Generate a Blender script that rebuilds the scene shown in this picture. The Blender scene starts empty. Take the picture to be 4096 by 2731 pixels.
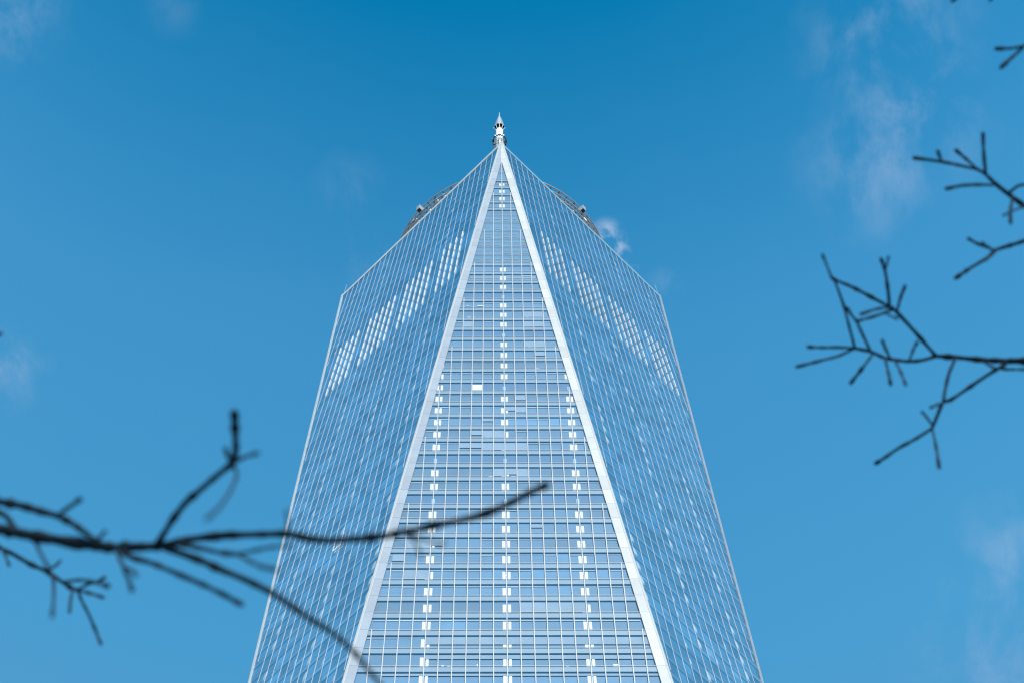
import bpy, bmesh, math, random
from mathutils import Vector, Matrix
rnd = random.Random(11)
SC = bpy.context.scene
COL = SC.collection

# ------------------------------------------------------------------ helpers
def new_obj(name, verts, faces, mat, parent=None, smooth=False):
    me = bpy.data.meshes.new(name)
    me.from_pydata([tuple(v) for v in verts], [], faces)
    if smooth:
        me.polygons.foreach_set('use_smooth', [True] * len(me.polygons))
    me.update()
    o = bpy.data.objects.new(name, me)
    me.materials.append(mat)
    COL.objects.link(o)
    if parent is not None:
        o.parent = parent
    return o

def empty(name, loc):
    o = bpy.data.objects.new(name, None)
    o.location = loc
    COL.objects.link(o)
    return o

def tag(o, label=None, cat=None, group=None, kind=None):
    if label: o['label'] = label
    if cat: o['category'] = cat
    if group: o['group'] = group
    if kind: o['kind'] = kind
    return o

class MB:
    """collects polygons, boxes, tubes and lathes; build() links them as ONE mesh object"""
    def __init__(self): self.v = []; self.f = []
    def poly(self, pts):
        i = len(self.v); self.v += [Vector(p) for p in pts]; self.f.append(tuple(range(i, i + len(pts))))
    def prism(self, a, b):            # a: outer loop, b: inner loop (same count)
        n = len(a); i = len(self.v)
        self.v += [Vector(p) for p in a] + [Vector(p) for p in b]
        self.f.append(tuple(range(i, i + n)))
        self.f.append(tuple(reversed(range(i + n, i + 2 * n))))
        for k in range(n):
            m = (k + 1) % n
            self.f.append((i + m, i + k, i + n + k, i + n + m))
    def box(self, c, x, y, z):        # centre and three half-axis vectors
        c, x, y, z = Vector(c), Vector(x), Vector(y), Vector(z)
        self.prism([c + x + y + z, c - x + y + z, c - x - y + z, c + x - y + z],
                   [c + x + y - z, c - x + y - z, c - x - y - z, c + x - y - z])
    def tube(self, pts, rad, seg=8, cap=True, closed=False):
        pts = [Vector(p) for p in pts]; n = len(pts)
        if not hasattr(rad, '__len__'): rad = [rad] * n
        i0 = len(self.v)
        up = None
        for k in range(n):
            if closed: t = pts[(k + 1) % n] - pts[k - 1]
            else: t = pts[min(k + 1, n - 1)] - pts[max(k - 1, 0)]
            t.normalize()
            if up is None:
                up = Vector((0, 0, 1)) if abs(t.z) < .9 else Vector((1, 0, 0))
            s = t.cross(up).normalized(); up = s.cross(t).normalized()
            for j in range(seg):
                a = 2 * math.pi * j / seg
                self.v.append(pts[k] + (s * math.cos(a) + up * math.sin(a)) * rad[k])
        for k in range(n if closed else n - 1):
            m = (k + 1) % n
            for j in range(seg):
                l = (j + 1) % seg
                self.f.append((i0 + k * seg + j, i0 + k * seg + l, i0 + m * seg + l, i0 + m * seg + j))
        if cap and not closed:
            self.f.append(tuple(i0 + j for j in reversed(range(seg))))
            self.f.append(tuple(i0 + (n - 1) * seg + j for j in range(seg)))
    def lathe(self, prof, seg=24, c=(0, 0), a0=0.0):
        i0 = len(self.v)
        for r, z in prof:
            for j in range(seg):
                a = a0 + 2 * math.pi * j / seg
                self.v.append(Vector((c[0] + r * math.cos(a), c[1] + r * math.sin(a), z)))
        for k in range(len(prof) - 1):
            for j in range(seg):
                l = (j + 1) % seg
                self.f.append((i0 + k * seg + j, i0 + k * seg + l, i0 + (k + 1) * seg + l, i0 + (k + 1) * seg + j))
    def build(self, name, mat, parent=None, smooth=False, kind=None):
        if not self.v: return None
        o = new_obj(name, self.v, self.f, mat, parent, smooth)
        if kind: o['kind'] = kind
        return o

# ------------------------------------------------------------------ materials
def nodes(m):
    m.use_nodes = True
    nt = m.node_tree; nt.nodes.clear()
    return nt, nt.nodes, nt.links

def surf(name, col, rough=.5, metal=0., var=.08, scale=.6, island=0., bump=0., objrand=0., spec=.5):
    """principled surface with procedural tone variation"""
    m = bpy.data.materials.new(name); nt, N, L = nodes(m)
    out = N.new('ShaderNodeOutputMaterial'); b = N.new('ShaderNodeBsdfPrincipled')
    b.inputs['Roughness'].default_value = rough; b.inputs['Metallic'].default_value = metal
    b.inputs['Specular IOR Level'].default_value = spec
    tc = N.new('ShaderNodeTexCoord'); no = N.new('ShaderNodeTexNoise')
    no.inputs['Scale'].default_value = scale; no.inputs['Detail'].default_value = 4
    L.new(tc.outputs['Object'], no.inputs['Vector'])
    mr = N.new('ShaderNodeMapRange'); mr.inputs[1].default_value = .3; mr.inputs[2].default_value = .7
    mr.inputs[3].default_value = 1 - var; mr.inputs[4].default_value = 1 + var
    L.new(no.outputs['Fac'], mr.inputs[0])
    fac = mr.outputs[0]
    def mul(a, src, amt):
        r = N.new('ShaderNodeMapRange'); r.inputs[3].default_value = 1 - amt; r.inputs[4].default_value = 1 + amt
        L.new(src, r.inputs[0])
        q = N.new('ShaderNodeMath'); q.operation = 'MULTIPLY'; L.new(a, q.inputs[0]); L.new(r.outputs[0], q.inputs[1])
        return q.outputs[0]
    if island:
        g = N.new('ShaderNodeNewGeometry'); fac = mul(fac, g.outputs['Random Per Island'], island)
    if objrand:
        oi = N.new('ShaderNodeObjectInfo'); fac = mul(fac, oi.outputs['Random'], objrand)
    vm = N.new('ShaderNodeVectorMath'); vm.operation = 'SCALE'; vm.inputs[0].default_value = col[:3]
    L.new(fac, vm.inputs['Scale']); L.new(vm.outputs[0], b.inputs['Base Color'])
    if bump:
        bp = N.new('ShaderNodeBump'); bp.inputs['Strength'].default_value = bump; bp.inputs['Distance'].default_value = .01
        L.new(no.outputs['Fac'], bp.inputs['Height']); L.new(bp.outputs[0], b.inputs['Normal'])
    L.new(b.outputs[0], out.inputs[0])
    return m

def glass(name, tint, base, gain):
    """thin coated curtain-wall glass: see-through plus Fresnel reflection of the sky"""
    m = bpy.data.materials.new(name); nt, N, L = nodes(m)
    out = N.new('ShaderNodeOutputMaterial'); mix = N.new('ShaderNodeMixShader')
    tr = N.new('ShaderNodeBsdfTransparent'); tr.inputs[0].default_value = (*tint, 1)
    gl = N.new('ShaderNodeBsdfGlossy'); gl.inputs['Roughness'].default_value = .03
    gl.inputs['Color'].default_value = (.93, .97, 1, 1)
    ge = N.new('ShaderNodeNewGeometry'); dt = N.new('ShaderNodeVectorMath'); dt.operation = 'DOT_PRODUCT'
    L.new(ge.outputs['Incoming'], dt.inputs[0]); L.new(ge.outputs['Normal'], dt.inputs[1])
    ab = N.new('ShaderNodeMath'); ab.operation = 'ABSOLUTE'; L.new(dt.outputs['Value'], ab.inputs[0])
    om = N.new('ShaderNodeMath'); om.operation = 'SUBTRACT'; om.inputs[0].default_value = 1; L.new(ab.outputs[0], om.inputs[1])
    pw = N.new('ShaderNodeMath'); pw.operation = 'POWER'; L.new(om.outputs[0], pw.inputs[0]); pw.inputs[1].default_value = 5
    ma = N.new('ShaderNodeMath'); ma.operation = 'MULTIPLY_ADD'; ma.use_clamp = True
    ma.inputs[1].default_value = gain; ma.inputs[2].default_value = base
    L.new(pw.outputs[0], ma.inputs[0]); L.new(ma.outputs[0], mix.inputs[0])
    L.new(tr.outputs[0], mix.inputs[1]); L.new(gl.outputs[0], mix.inputs[2]); L.new(mix.outputs[0], out.inputs[0])
    return m

M = {
 'glass': glass('curtain_glass', (.96, .985, 1), .06, .9),
 'glass_side': glass('curtain_glass_side', (.96, .985, 1), .20, .9),
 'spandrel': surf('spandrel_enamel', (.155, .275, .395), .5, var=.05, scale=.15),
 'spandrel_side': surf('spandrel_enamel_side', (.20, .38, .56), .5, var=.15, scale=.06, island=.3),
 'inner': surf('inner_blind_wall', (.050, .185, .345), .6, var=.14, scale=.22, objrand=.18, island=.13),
 'inner_dark': surf('inner_wall_unlit', (.018, .140, .31), .6, var=.10, scale=.3),  # storeys with no light on: the darkness is put into the wall colour
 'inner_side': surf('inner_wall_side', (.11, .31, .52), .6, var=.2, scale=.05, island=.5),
 'inner_side_r': surf('inner_wall_side_right_shade', (.062, .205, .36), .6, var=.2, scale=.05, island=.5),  # same wall as the left face, right side's shade put into the colour
 'spandrel_side_r': surf('spandrel_enamel_side_right_shade', (.15, .285, .42), .5, var=.15, scale=.06, island=.3),  # same enamel, darkened in colour to carry the right face's shade
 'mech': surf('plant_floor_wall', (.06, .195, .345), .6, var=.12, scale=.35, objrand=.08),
 'soffit': surf('ceiling_soffit', (.34, .62, .86), .7, var=.1),
 'column': surf('column_white', (.80, .81, .80), .6, var=.02),
 'column_side': surf('column_white_side', (.82, .84, .84), .6, var=.05),
 'blind': surf('blind_fabric', (.25, .355, .48), .8, var=.05, objrand=.06),
 'blind_rail': surf('blind_rail', (.50, .56, .60), .7, var=.05, island=.3),
 'mullion': surf('mullion_aluminium', (.52, .53, .55), .45, .0, var=.04),
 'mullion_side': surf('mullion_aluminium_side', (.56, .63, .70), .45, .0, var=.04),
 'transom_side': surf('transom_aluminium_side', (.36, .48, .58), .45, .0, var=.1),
 'clad_left': surf('steel_cladding_painted_shade', (.30, .36, .44), .5, .0, var=.06, scale=.4, island=.07, spec=.2),  # same steel as the right edge, painted duller for its weaker light
 'clad_right': surf('steel_cladding_painted_light', (.50, .525, .55), .5, .0, var=.06, scale=.4, island=.10, spec=.2),  # same steel as the left edge, sunlight painted in as a paler colour
 'trim': surf('white_edge_trim', (.68, .68, .67), .45, .0, var=.04),
 'groove': surf('edge_groove', (.16, .22, .30), .6),
 'parapet_painted_light': surf('parapet_painted_light', (.46, .52, .57), .5, .0, var=.05),  # paler than the right-hand parapet: light painted into the colour
 'parapet_painted_shade': surf('parapet_painted_shade', (.17, .32, .46), .5, .0, var=.06),  # same metal as the left-hand parapet, shade painted into the colour
 'fin': surf('fin_aluminium', (.84, .83, .82), .5, .0, var=.04),
 'fin_dark': surf('fin_gap', (.02, .025, .03), .8),
 'steel': surf('galvanised_steel', (.42, .44, .46), .45, .3, var=.15, scale=2),
 'cage': surf('cage_metal', (.22, .23, .25), .5, .3, var=.3, scale=3, island=.7),
 'dark': surf('dark_equipment', (.025, .03, .035), .6, var=.2),
 'white': surf('white_radome', (.88, .88, .88), .5, var=.03),
 'beacon': surf('beacon_panel', (.42, .46, .52), .35, .2, var=.12, scale=1, island=.25),
 'tan': surf('tan_housing', (.42, .33, .24), .6),
 'roof': surf('roof_gravel', (.28, .28, .27), .9, var=.2),
 'core': surf('tower_core_wall', (.10, .13, .16), .8),
 'bark': surf('bark', (.013, .028, .043), .9, var=.45, scale=60, bump=.6, spec=.1),
 'ground': surf('paving', (.16, .155, .15), .9, var=.2, scale=.4),
 'stone': surf('podium_panel', (.5, .54, .56), .4, var=.08, scale=.3, island=.1),
}

# ------------------------------------------------------------------ world, sun
SUN_EL, SUN_AZ = math.radians(40), math.radians(12)          # behind the camera, slightly to its right
W = bpy.data.worlds.new('World'); SC.world = W; W.use_nodes = True
N = W.node_tree.nodes; L = W.node_tree.links; N.clear()
out = N.new('ShaderNodeOutputWorld'); bg = N.new('ShaderNodeBackground'); bg.inputs['Strength'].default_value = .10
sky = N.new('ShaderNodeTexSky'); sky.sky_type = 'NISHITA'; sky.sun_disc = False
sky.sun_elevation = SUN_EL; sky.sun_rotation = math.pi - SUN_AZ
sky.altitude = 10; sky.air_density = 1.0; sky.dust_density = .6; sky.ozone_density = 1.5
tc = N.new('ShaderNodeTexCoord')
gain = N.new('ShaderNodeVectorMath'); gain.operation = 'MULTIPLY'; gain.inputs[1].default_value = (2.2, 3.28, 3.4)
L.new(sky.outputs[0], gain.inputs[0])
sep = N.new('ShaderNodeSeparateXYZ'); L.new(tc.outputs['Generated'], sep.inputs[0])
grad = N.new('ShaderNodeValToRGB'); L.new(sep.outputs['Z'], grad.inputs[0])
grad.color_ramp.elements[0].position = .0; grad.color_ramp.elements[0].color = (1, .80, .74, 1)
grad.color_ramp.elements[1].position = 1.; grad.color_ramp.elements[1].color = (.004, .5, .59, 1)
for p_, c_ in [(.80, (.75, .88, .85)), (.863, (.47, .945, .92)), (.928, (.335, .815, .848)), (.953, (.15, .66, .73)), (.973, (.007, .52, .61))]:
    e = grad.color_ramp.elements.new(p_); e.color = (*c_, 1)
g2 = N.new('ShaderNodeVectorMath'); g2.operation = 'MULTIPLY'
L.new(gain.outputs[0], g2.inputs[0]); L.new(grad.outputs[0], g2.inputs[1])
side = N.new('ShaderNodeMapRange'); side.inputs[1].default_value = -.45; side.inputs[2].default_value = .15
side.inputs[3].default_value = .5; side.inputs[4].default_value = 1.0
L.new(sep.outputs['Y'], side.inputs[0])
g3 = N.new('ShaderNodeVectorMath'); g3.operation = 'SCALE'
L.new(g2.outputs[0], g3.inputs[0]); L.new(side.outputs[0], g3.inputs['Scale']); g2 = g3
# wispy clouds: broken noise gathered round a few directions of the sky
def noise(scale, detail, dist, stretch):
    mp = N.new('ShaderNodeMapping'); mp.inputs['Scale'].default_value = stretch
    L.new(tc.outputs['Generated'], mp.inputs[0])
    n = N.new('ShaderNodeTexNoise'); n.inputs['Scale'].default_value = scale; n.inputs['Detail'].default_value = detail
    n.inputs['Distortion'].default_value = dist; n.inputs['Roughness'].default_value = .6
    L.new(mp.outputs[0], n.inputs['Vector'])
    return n.outputs['Fac']
def rng(src, a, b, c=0., d=1., smooth=True):
    r = N.new('ShaderNodeMapRange'); r.interpolation_type = 'SMOOTHSTEP' if smooth else 'LINEAR'
    r.inputs[1].default_value = a; r.inputs[2].default_value = b; r.inputs[3].default_value = c; r.inputs[4].default_value = d
    L.new(src, r.inputs[0]); return r.outputs[0]
def mth(op, a, b):
    q = N.new('ShaderNodeMath'); q.operation = op
    for i, s in enumerate((a, b)):
        if isinstance(s, (int, float)): q.inputs[i].default_value = s
        else: L.new(s, q.inputs[i])
    return q.outputs[0]
soft = rng(noise(32, 9, .25, (1.2, .8, .8)), .40, .76)
fine = rng(noise(85, 8, .3, (1, 1, 1)), .40, .68)
total = None
for d_, rad_, amp_, nz_ in [((.1718, .2423, .9549), .055, .42, 0), ((.1779, .2707, .9461), .05, .45, 0), ((.1655, .2947, .9412), .045, .45, 0), ((-.2104, .373, .9037), .026, .65, 0), ((.2246, .4494, .8646), .045, .4, 0), ((.2165, .4874, .8459), .05, .4, 0), ((-.2057, .2304, .9511), .035, .4, 0), ((-.1371, .2304, .9634), .018, .12, 0), ((-.0632, .3074, .9495), .022, .15, 0), ((-.0595, .3381, .9392), .03, .2, 0), ((.0499, .3279, .9434), .010, 1.25, 1), ((.0541, .3327, .9415), .009, 1.25, 1), ((.0583, .3372, .9396), .008, 1.1, 1), ((.0602, .3392, .9388), .006, .6, 1), ((.0751, .3475, .9347), .012, .12, 1)]:
    dt = N.new('ShaderNodeVectorMath'); dt.operation = 'DISTANCE'
    L.new(tc.outputs['Generated'], dt.inputs[0]); dt.inputs[1].default_value = d_
    lobe = rng(dt.outputs['Value'], rad_, 0., 0., amp_)
    t = mth('MULTIPLY', lobe, fine if nz_ else soft)
    total = t if total is None else mth('MAXIMUM', total, t)
haze = mth('MULTIPLY', rng(noise(9, 5, .4, (1, 1, 1)), .45, .8), .012)
total = mth('MAXIMUM', total, haze)
cm = N.new('ShaderNodeMix'); cm.data_type = 'RGBA'
L.new(total, cm.inputs['Factor']); L.new(g2.outputs[0], cm.inputs['A']); cm.inputs['B'].default_value = (3.8, 5.3, 7.6, 1)
L.new(cm.outputs['Result'], bg.inputs['Color']); L.new(bg.outputs[0], out.inputs[0])

sd = bpy.data.lights.new('sun', 'SUN'); sd.energy = 4.8; sd.angle = math.radians(.53); sd.color = (1, .975, .94)
so = bpy.data.objects.new('sun', sd); COL.objects.link(so)
sdir = Vector((math.sin(SUN_AZ) * math.cos(SUN_EL), -math.cos(SUN_AZ) * math.cos(SUN_EL), math.sin(SUN_EL)))
so.rotation_euler = sdir.to_track_quat('Z', 'Y').to_euler(); so.location = sdir * 900

# ------------------------------------------------------------------ camera (80 mm, looking steeply up from the plaza)
cd = bpy.data.cameras.new('camera'); cam = bpy.data.objects.new('camera', cd); COL.objects.link(cam)
r_, u_, f_ = Vector((0.99996, -0.00326, -0.00782)), Vector((-1.2e-4, -0.9284, 0.37159)), Vector((0.00847, 0.37158, 0.92836))
mat = Matrix((r_, u_, -f_)).transposed().to_4x4(); mat.translation = Vector((-1.6206, -156.6754, 1.6))
cam.matrix_world = mat
cd.lens = 79.99; cd.sensor_width = 36; cd.clip_end = 6000; cd.clip_start = .1
cd.dof.use_dof = True; cd.dof.focus_distance = 330; cd.dof.aperture_fstop = 2.8; cd.dof.aperture_blades = 9
SC.camera = cam
SC.view_settings.view_transform = 'Standard'; SC.view_settings.look = 'None'
SC.view_settings.exposure = 0; SC.view_settings.gamma = 1
SC.cycles.use_denoising = True
SC.cycles.transparent_max_bounces = 12; SC.cycles.max_bounces = 8
SC.cycles.caustics_reflective = False; SC.cycles.caustics_refractive = False
SC.cycles.filter_width = 1.3

# ------------------------------------------------------------------ ground
g = MB(); g.poly([(-4000, -4000, 0), (4000, -4000, 0), (4000, 4000, 0), (-4000, 4000, 0)])
tag(g.build('ground', M['ground']), kind='structure')

# ------------------------------------------------------------------ tower geometry
H, ZB, D, B = 417.0, 56.7, 31.07, 31.58
PW, FH, HR = 1.5236, 4.0643, 219.384            # glass width, storey height, height of storey line 0
def zf(n): return HR + n * FH
tower = empty('glass_tower', (0, 0, 0))
tag(tower, 'tall blue glass skyscraper tapering to a point, with white steel edges and a spire', 'skyscraper')

class Face:
    def __init__(self, tl, tr, bot, up):
        # up: apex-up triangle (tl == apex, tr/bot = base corners)
        self.up = up
        if up:
            apex, b0, b1 = map(Vector, (tl, tr, bot))
            self.o = apex; self.ex = (b1 - b0).normalized(); mid = (b0 + b1) / 2
            self.ev = (apex - mid).normalized(); self.hw = (b1 - b0).length / 2
        else:
            a, b, c = map(Vector, (tl, tr, bot))
            self.o = (a + b) / 2; self.ex = (b - a).normalized()
            self.ev = (self.o - c).normalized(); self.hw = (b - a).length / 2
        self.n = self.ex.cross(self.ev).normalized()
        if self.n.dot(Vector((self.o.x, self.o.y, 0))) < 0:
            self.n = -self.n
    def half(self, z):
        return self.hw * ((H - z) if self.up else (z - ZB)) / (H - ZB)
    def P(self, s, z, d=0.):
        return self.o + self.ex * s + self.ev * ((z - H) / self.ev.z) + self.n * d
    def clip(self, s0, s1, z0, z1, m=0.):
        """rectangle clipped to the triangle (edge margin m) in (s, z)"""
        poly = [(s0, z0), (s1, z0), (s1, z1), (s0, z1)]
        for sg in (-1, 1):
            res = []
            def val(p): return self.half(p[1]) - m - sg * p[0]
            for i in range(len(poly)):
                a, b = poly[i], poly[(i + 1) % len(poly)]
                va, vb = val(a), val(b)
                if va >= 0: res.append(a)
                if (va > 0 > vb) or (va < 0 < vb):
                    t = va / (va - vb); res.append((a[0] + (b[0] - a[0]) * t, a[1] + (b[1] - a[1]) * t))
            poly = res
            if len(poly) < 3: return []
        q = []
        for p in poly:
            if not q or abs(p[0] - q[-1][0]) + abs(p[1] - q[-1][1]) > 1e-4: q.append(p)
        return q if len(q) > 2 else []
    def flat(self, mb, poly, d):
        if poly: mb.poly([self.P(s, z, d) for s, z in poly])
    def slab(self, mb, poly, d1, d0):
        if poly: mb.prism([self.P(s, z, d1) for s, z in poly], [self.P(s, z, d0) for s, z in poly])

cT = [Vector((0, -D, H)), Vector((D, 0, H)), Vector((0, D, H)), Vector((-D, 0, H))]
cB = [Vector((-B, -B, ZB)), Vector((B, -B, ZB)), Vector((B, B, ZB)), Vector((-B, B, ZB))]
FRONT = Face(cT[0], cB[0], cB[1], True)
LEFT = Face(cT[3], cT[0], cB[0], False)
RIGHT = Face(cT[1], cT[0], cB[1], False)      # s runs towards the near corner on both side faces
BACKS = [Face(cT[1], cB[1], cB[2], True), Face(cT[2], cB[2], cB[3], True), Face(cT[3], cB[3], cB[0], True),
         Face(cT[1], cT[2], cB[2], False), Face(cT[2], cT[3], cB[3], False)]
N0, N1 = -40, 48                               # storeys between podium and parapet
GL = .45                                       # glass line below the cladding edge

# ---- front face -------------------------------------------------------------
DARK = {28, 24, 13, 10}
MECH = set(range(32, 38))
fm = 1.0
pane_rest, blind_rest, col_rest, span_rest, wall_rest, mul_rest, tran_rest, sof_rest, pane_side, blind_more = (MB() for _ in range(10))
count = dict(pane=0, blind=0, col=0)
SP = .28 * FH
for n in range(N0, N1 + 1):
    z0, z1 = zf(n), min(zf(n + 1), H - .4)
    h0 = FRONT.half(z0)
    if z0 < ZB: z0 = ZB
    # panes
    kk = int(h0 / PW) + 1
    for k in range(-kk, kk):
        q = FRONT.clip(k * PW, (k + 1) * PW, z0, z1, .3)
        if not q: continue
        if -1 <= n <= 3 and count['pane'] < 100:
            mb = MB(); FRONT.flat(mb, q, 0.); mb.build('window_pane', M['glass'], tower); count['pane'] += 1
        else:
            FRONT.flat(pane_rest, q, 0.)
    # spandrel band, soffit, inner wall
    vis = n >= -3
    mech = n in MECH or n >= 43
    mb = MB() if vis else span_rest
    if not mech:
        FRONT.slab(mb, FRONT.clip(-h0, h0, z1 - SP, z1, .3), -.06, -.10)
        if vis: mb.build('spandrel_panel', M['spandrel'], tower)
        hs = FRONT.half(z1 - SP) - .3
        mb = MB() if vis else sof_rest
        if hs > 0:
            mb.poly([FRONT.P(-hs, z1 - SP + .002, -.10), FRONT.P(hs, z1 - SP + .002, -.10), FRONT.P(hs, z1 - SP + .002, -.215), FRONT.P(-hs, z1 - SP + .002, -.215)])
            if vis: mb.build('ceiling_soffit', M['soffit'], tower)
    mb = MB() if vis else wall_rest
    zt = z1 if mech else z1 - SP
    w = -.215 if not mech else -.18
    dk = n in DARK
    k0 = -kk
    while k0 < kk:                             # runs of a few bays, each with its own tone
        k1 = min(kk, k0 + rnd.choice((1, 1, 2, 3, 4)))
        FRONT.flat(mb, FRONT.clip(k0 * PW, k1 * PW, z0, zt, .3), w); k0 = k1
    if vis: mb.build('inner_wall', M['mech'] if mech else M['inner_dark'] if dk else M['inner'], tower)
    if n == 19:                                # one storey dark on its right part only
        mb = MB(); FRONT.flat(mb, FRONT.clip(-2 * PW, h0, z0, zt, .3), w + .02); mb.build('inner_wall', M['inner_dark'], tower)
    if n in MECH:
        mb = MB()
        for k in range(-kk, kk):
            a = k * PW + .25; ln = rnd.uniform(.5, 1.0)
            FRONT.slab(mb, FRONT.clip(a, a + ln, z0 + FH * .52, z0 + FH * .62, .9), -.13, -.17)
        for a in range(-kk, kk):
            if rnd.random() < .5: FRONT.slab(mb, FRONT.clip(a * PW + .1, a * PW + 1.2, z0 + FH * .2, z0 + FH * .26, .9), -.13, -.17)
        mb.build('louvre', M['spandrel'], tower)
    # floor line
    mb = MB() if vis else tran_rest
    FRONT.slab(mb, FRONT.clip(-h0, h0, z0 - .035, z0 + .035, .9), .05, .0)
    if vis: mb.build('transom', M['mullion'], tower)
    # white columns behind the glass
    if n <= 31 or n in (39, 40, 41, 42):
        for kc in (-12, -6, 0, 6, 12):
            for a0, a1 in ((-.31 * PW, -.04 * PW), (.11 * PW, .315 * PW)):
                hi = .525
                q = None
                if n in DARK or (n == 19 and kc >= 0):
                    q = FRONT.clip(kc * PW + a0 * .4, kc * PW + a0 * .4 + .12, z0, z0 + FH * .42, .35)
                    if q: FRONT.slab(sof_rest, q, -.15, -.19)  # columns of unlit storeys, dimmed to thin slivers in the soffit colour
                    continue
                if n == 42: hi = .45
                q = FRONT.clip(kc * PW + a0, kc * PW + a1, z0 + .05, z0 + FH * hi, .35)
                if not q or (max(p[0] for p in q) - min(p[0] for p in q)) < .12: continue
                if n >= -2 and count['col'] < 98:
                    mb = MB(); FRONT.slab(mb, q, -.15, -.205); mb.build('column_cover', M['column'], tower); count['col'] += 1
                else:
                    FRONT.slab(col_rest, q, -.15, -.205)
    # blinds
    FULL = {0: (-6, 14, .60, .04), 1: (-6, 14, .60, .0), 3: (1, 6, .93, .12), 5: (-8, -6, .92, 0), 7: (-9, -7, 1.0, 0),
            12: (-1, 1, .8, .1), 14: (-4, 2, .9, .25), 15: (-3, 0, .85, .2), 17: (0, 2, .85, .05)}
    ROWS = {1: (-6, 14, .77), 0: (-6, 14, .57), 3: (1, 6, .94), -1: (-9, 14, .47), -2: (-9, -5, .44), 5: (-8, -6, .92),
            7: (-8, -6, 1.), 12: (-1, 1, .80), 14: (-4, 2, .90), 15: (-3, 0, .88), 17: (0, 2, .85), 2: (-14, 14, .44),
            25: (2, 4, .9), 26: (2, 4, 1.0), 23: (2, 4, .95), 22: (3, 4, .75), 29: (-8, 9, .40), 21: (-4, 5, .42)}
    if n <= 30 and n not in DARK and not (n == 29):
        thin = rnd.random() < .72 or n == 2
        for k in range(-kk, kk):
            fr = None
            if n in ROWS and ROWS[n][0] <= k < ROWS[n][1]:
                fr = ROWS[n][2]
                if n in (12, 14, 15, 17): fr = min(1., fr + rnd.choice((-.15, 0, .1, .1)))
                if n == 25 and k == 2: fr = .95
            elif rnd.random() < .03: fr = rnd.choice((.6, .8, 1.))
            elif thin and rnd.random() < .85: fr = .405 + rnd.choice((0, 0, .012, .02, .03))
            if n == 19 and k >= -2: fr = None
            if fr is None: continue
            zb = z1 - fr * FH
            if fr < .45:
                q = FRONT.clip(k * PW + .07, (k + 1) * PW - .07, z1 - fr * FH, z1 - .395 * FH, 1.0)
                FRONT.slab(blind_rest, q, -.14, -.155)
            else:
                q = FRONT.clip(k * PW + .06, (k + 1) * PW - .06, max(zb, z0 + .04), z1 - .36 * FH, .5)
                if not q: continue
                if count['blind'] < 98:
                    mb = MB(); FRONT.slab(mb, q, -.12, -.14); mb.build('blind', M['blind'], tower); count['blind'] += 1
                else: FRONT.slab(blind_more, q, -.12, -.14)
    if n == 19:                                # the one fully white panel
        mb = MB(); FRONT.slab(mb, FRONT.clip(-3 * PW + .08, -2 * PW - .08, z0 + .06, z0 + .55 * FH, .3), -.10, -.12)
        o = mb.build('blind', M['column'], tower); o['label'] = 'bright white blind, the only fully white panel'
    if n == 30:
        mb = MB(); FRONT.slab(mb, FRONT.clip(-3.37 * PW, 3.5 * PW, z0 + .36 * FH, z0 + .41 * FH, .3), -.12, -.16)
        mb.build('light_strip', M['column'], tower)
    if n in (39, 42):
        mb = MB(); zz = z0 + (.70 if n == 39 else .44) * FH; wd = 1.28 if n == 39 else .62
        FRONT.slab(mb, FRONT.clip(-wd * PW, wd * PW, zz, zz + .14, .3), -.12, -.15)
        mb.build('light_strip', M['column'], tower)

# small things left on the sills
for k, n, wd, ht in ((-4.75, 0, .28, .35), (-4.35, 0, .42, .25), (-2.2, 0, .08, .6), (.8, -2, .12, .3), (7.6, 0, .6, .55), (-1.4, 12, .5, .3),
                     (.5, 12, .6, .22), (-3.6, 26, .5, .45), (-3.0, 26, .3, .2), (2.3, 26, .3, .2), (2.4, 23, .5, .12), (3.0, 21, .5, .2),
                     (-3.7, 27, .25, .25), (-2.6, 27, .9, .3), (4.2, 0, .35, .25), (1.2, 15, .5, .1)):
    mb = MB(); FRONT.slab(mb, FRONT.clip(k * PW, k * PW + wd, zf(n) + .05 + (.8 if n == 27 else 0), zf(n) + .05 + ht + (.8 if n == 27 else 0), .5), -.11, -.2)
    mb.build('desk_clutter', M['column_side'], tower)

TOP = {0: 48.2, 1: 41, 2: 36, 3: 32, 4: 28, 5: 23, 6: 19, 7: 15, 8: 10, 9: 6, 10: 2, 11: -2, 12: -7, 13: -11, 14: -15, 15: -20, 16: -24, 17: -29, 18: -33, 19: -38}
def mullion(face, k, za, zb, mb, w=.055, dp=.13):
    s = k * PW
    face.slab(mb, [(s - w, za), (s + w, za), (s + w, zb), (s - w, zb)], dp, .004)
for k in range(-19, 20):
    mb = MB(); mullion(FRONT, k, ZB, zf(TOP[abs(k)]) if k else H - 4.5, mb, .045, .09)
    mb.build('mullion', M['mullion'], tower)

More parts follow.
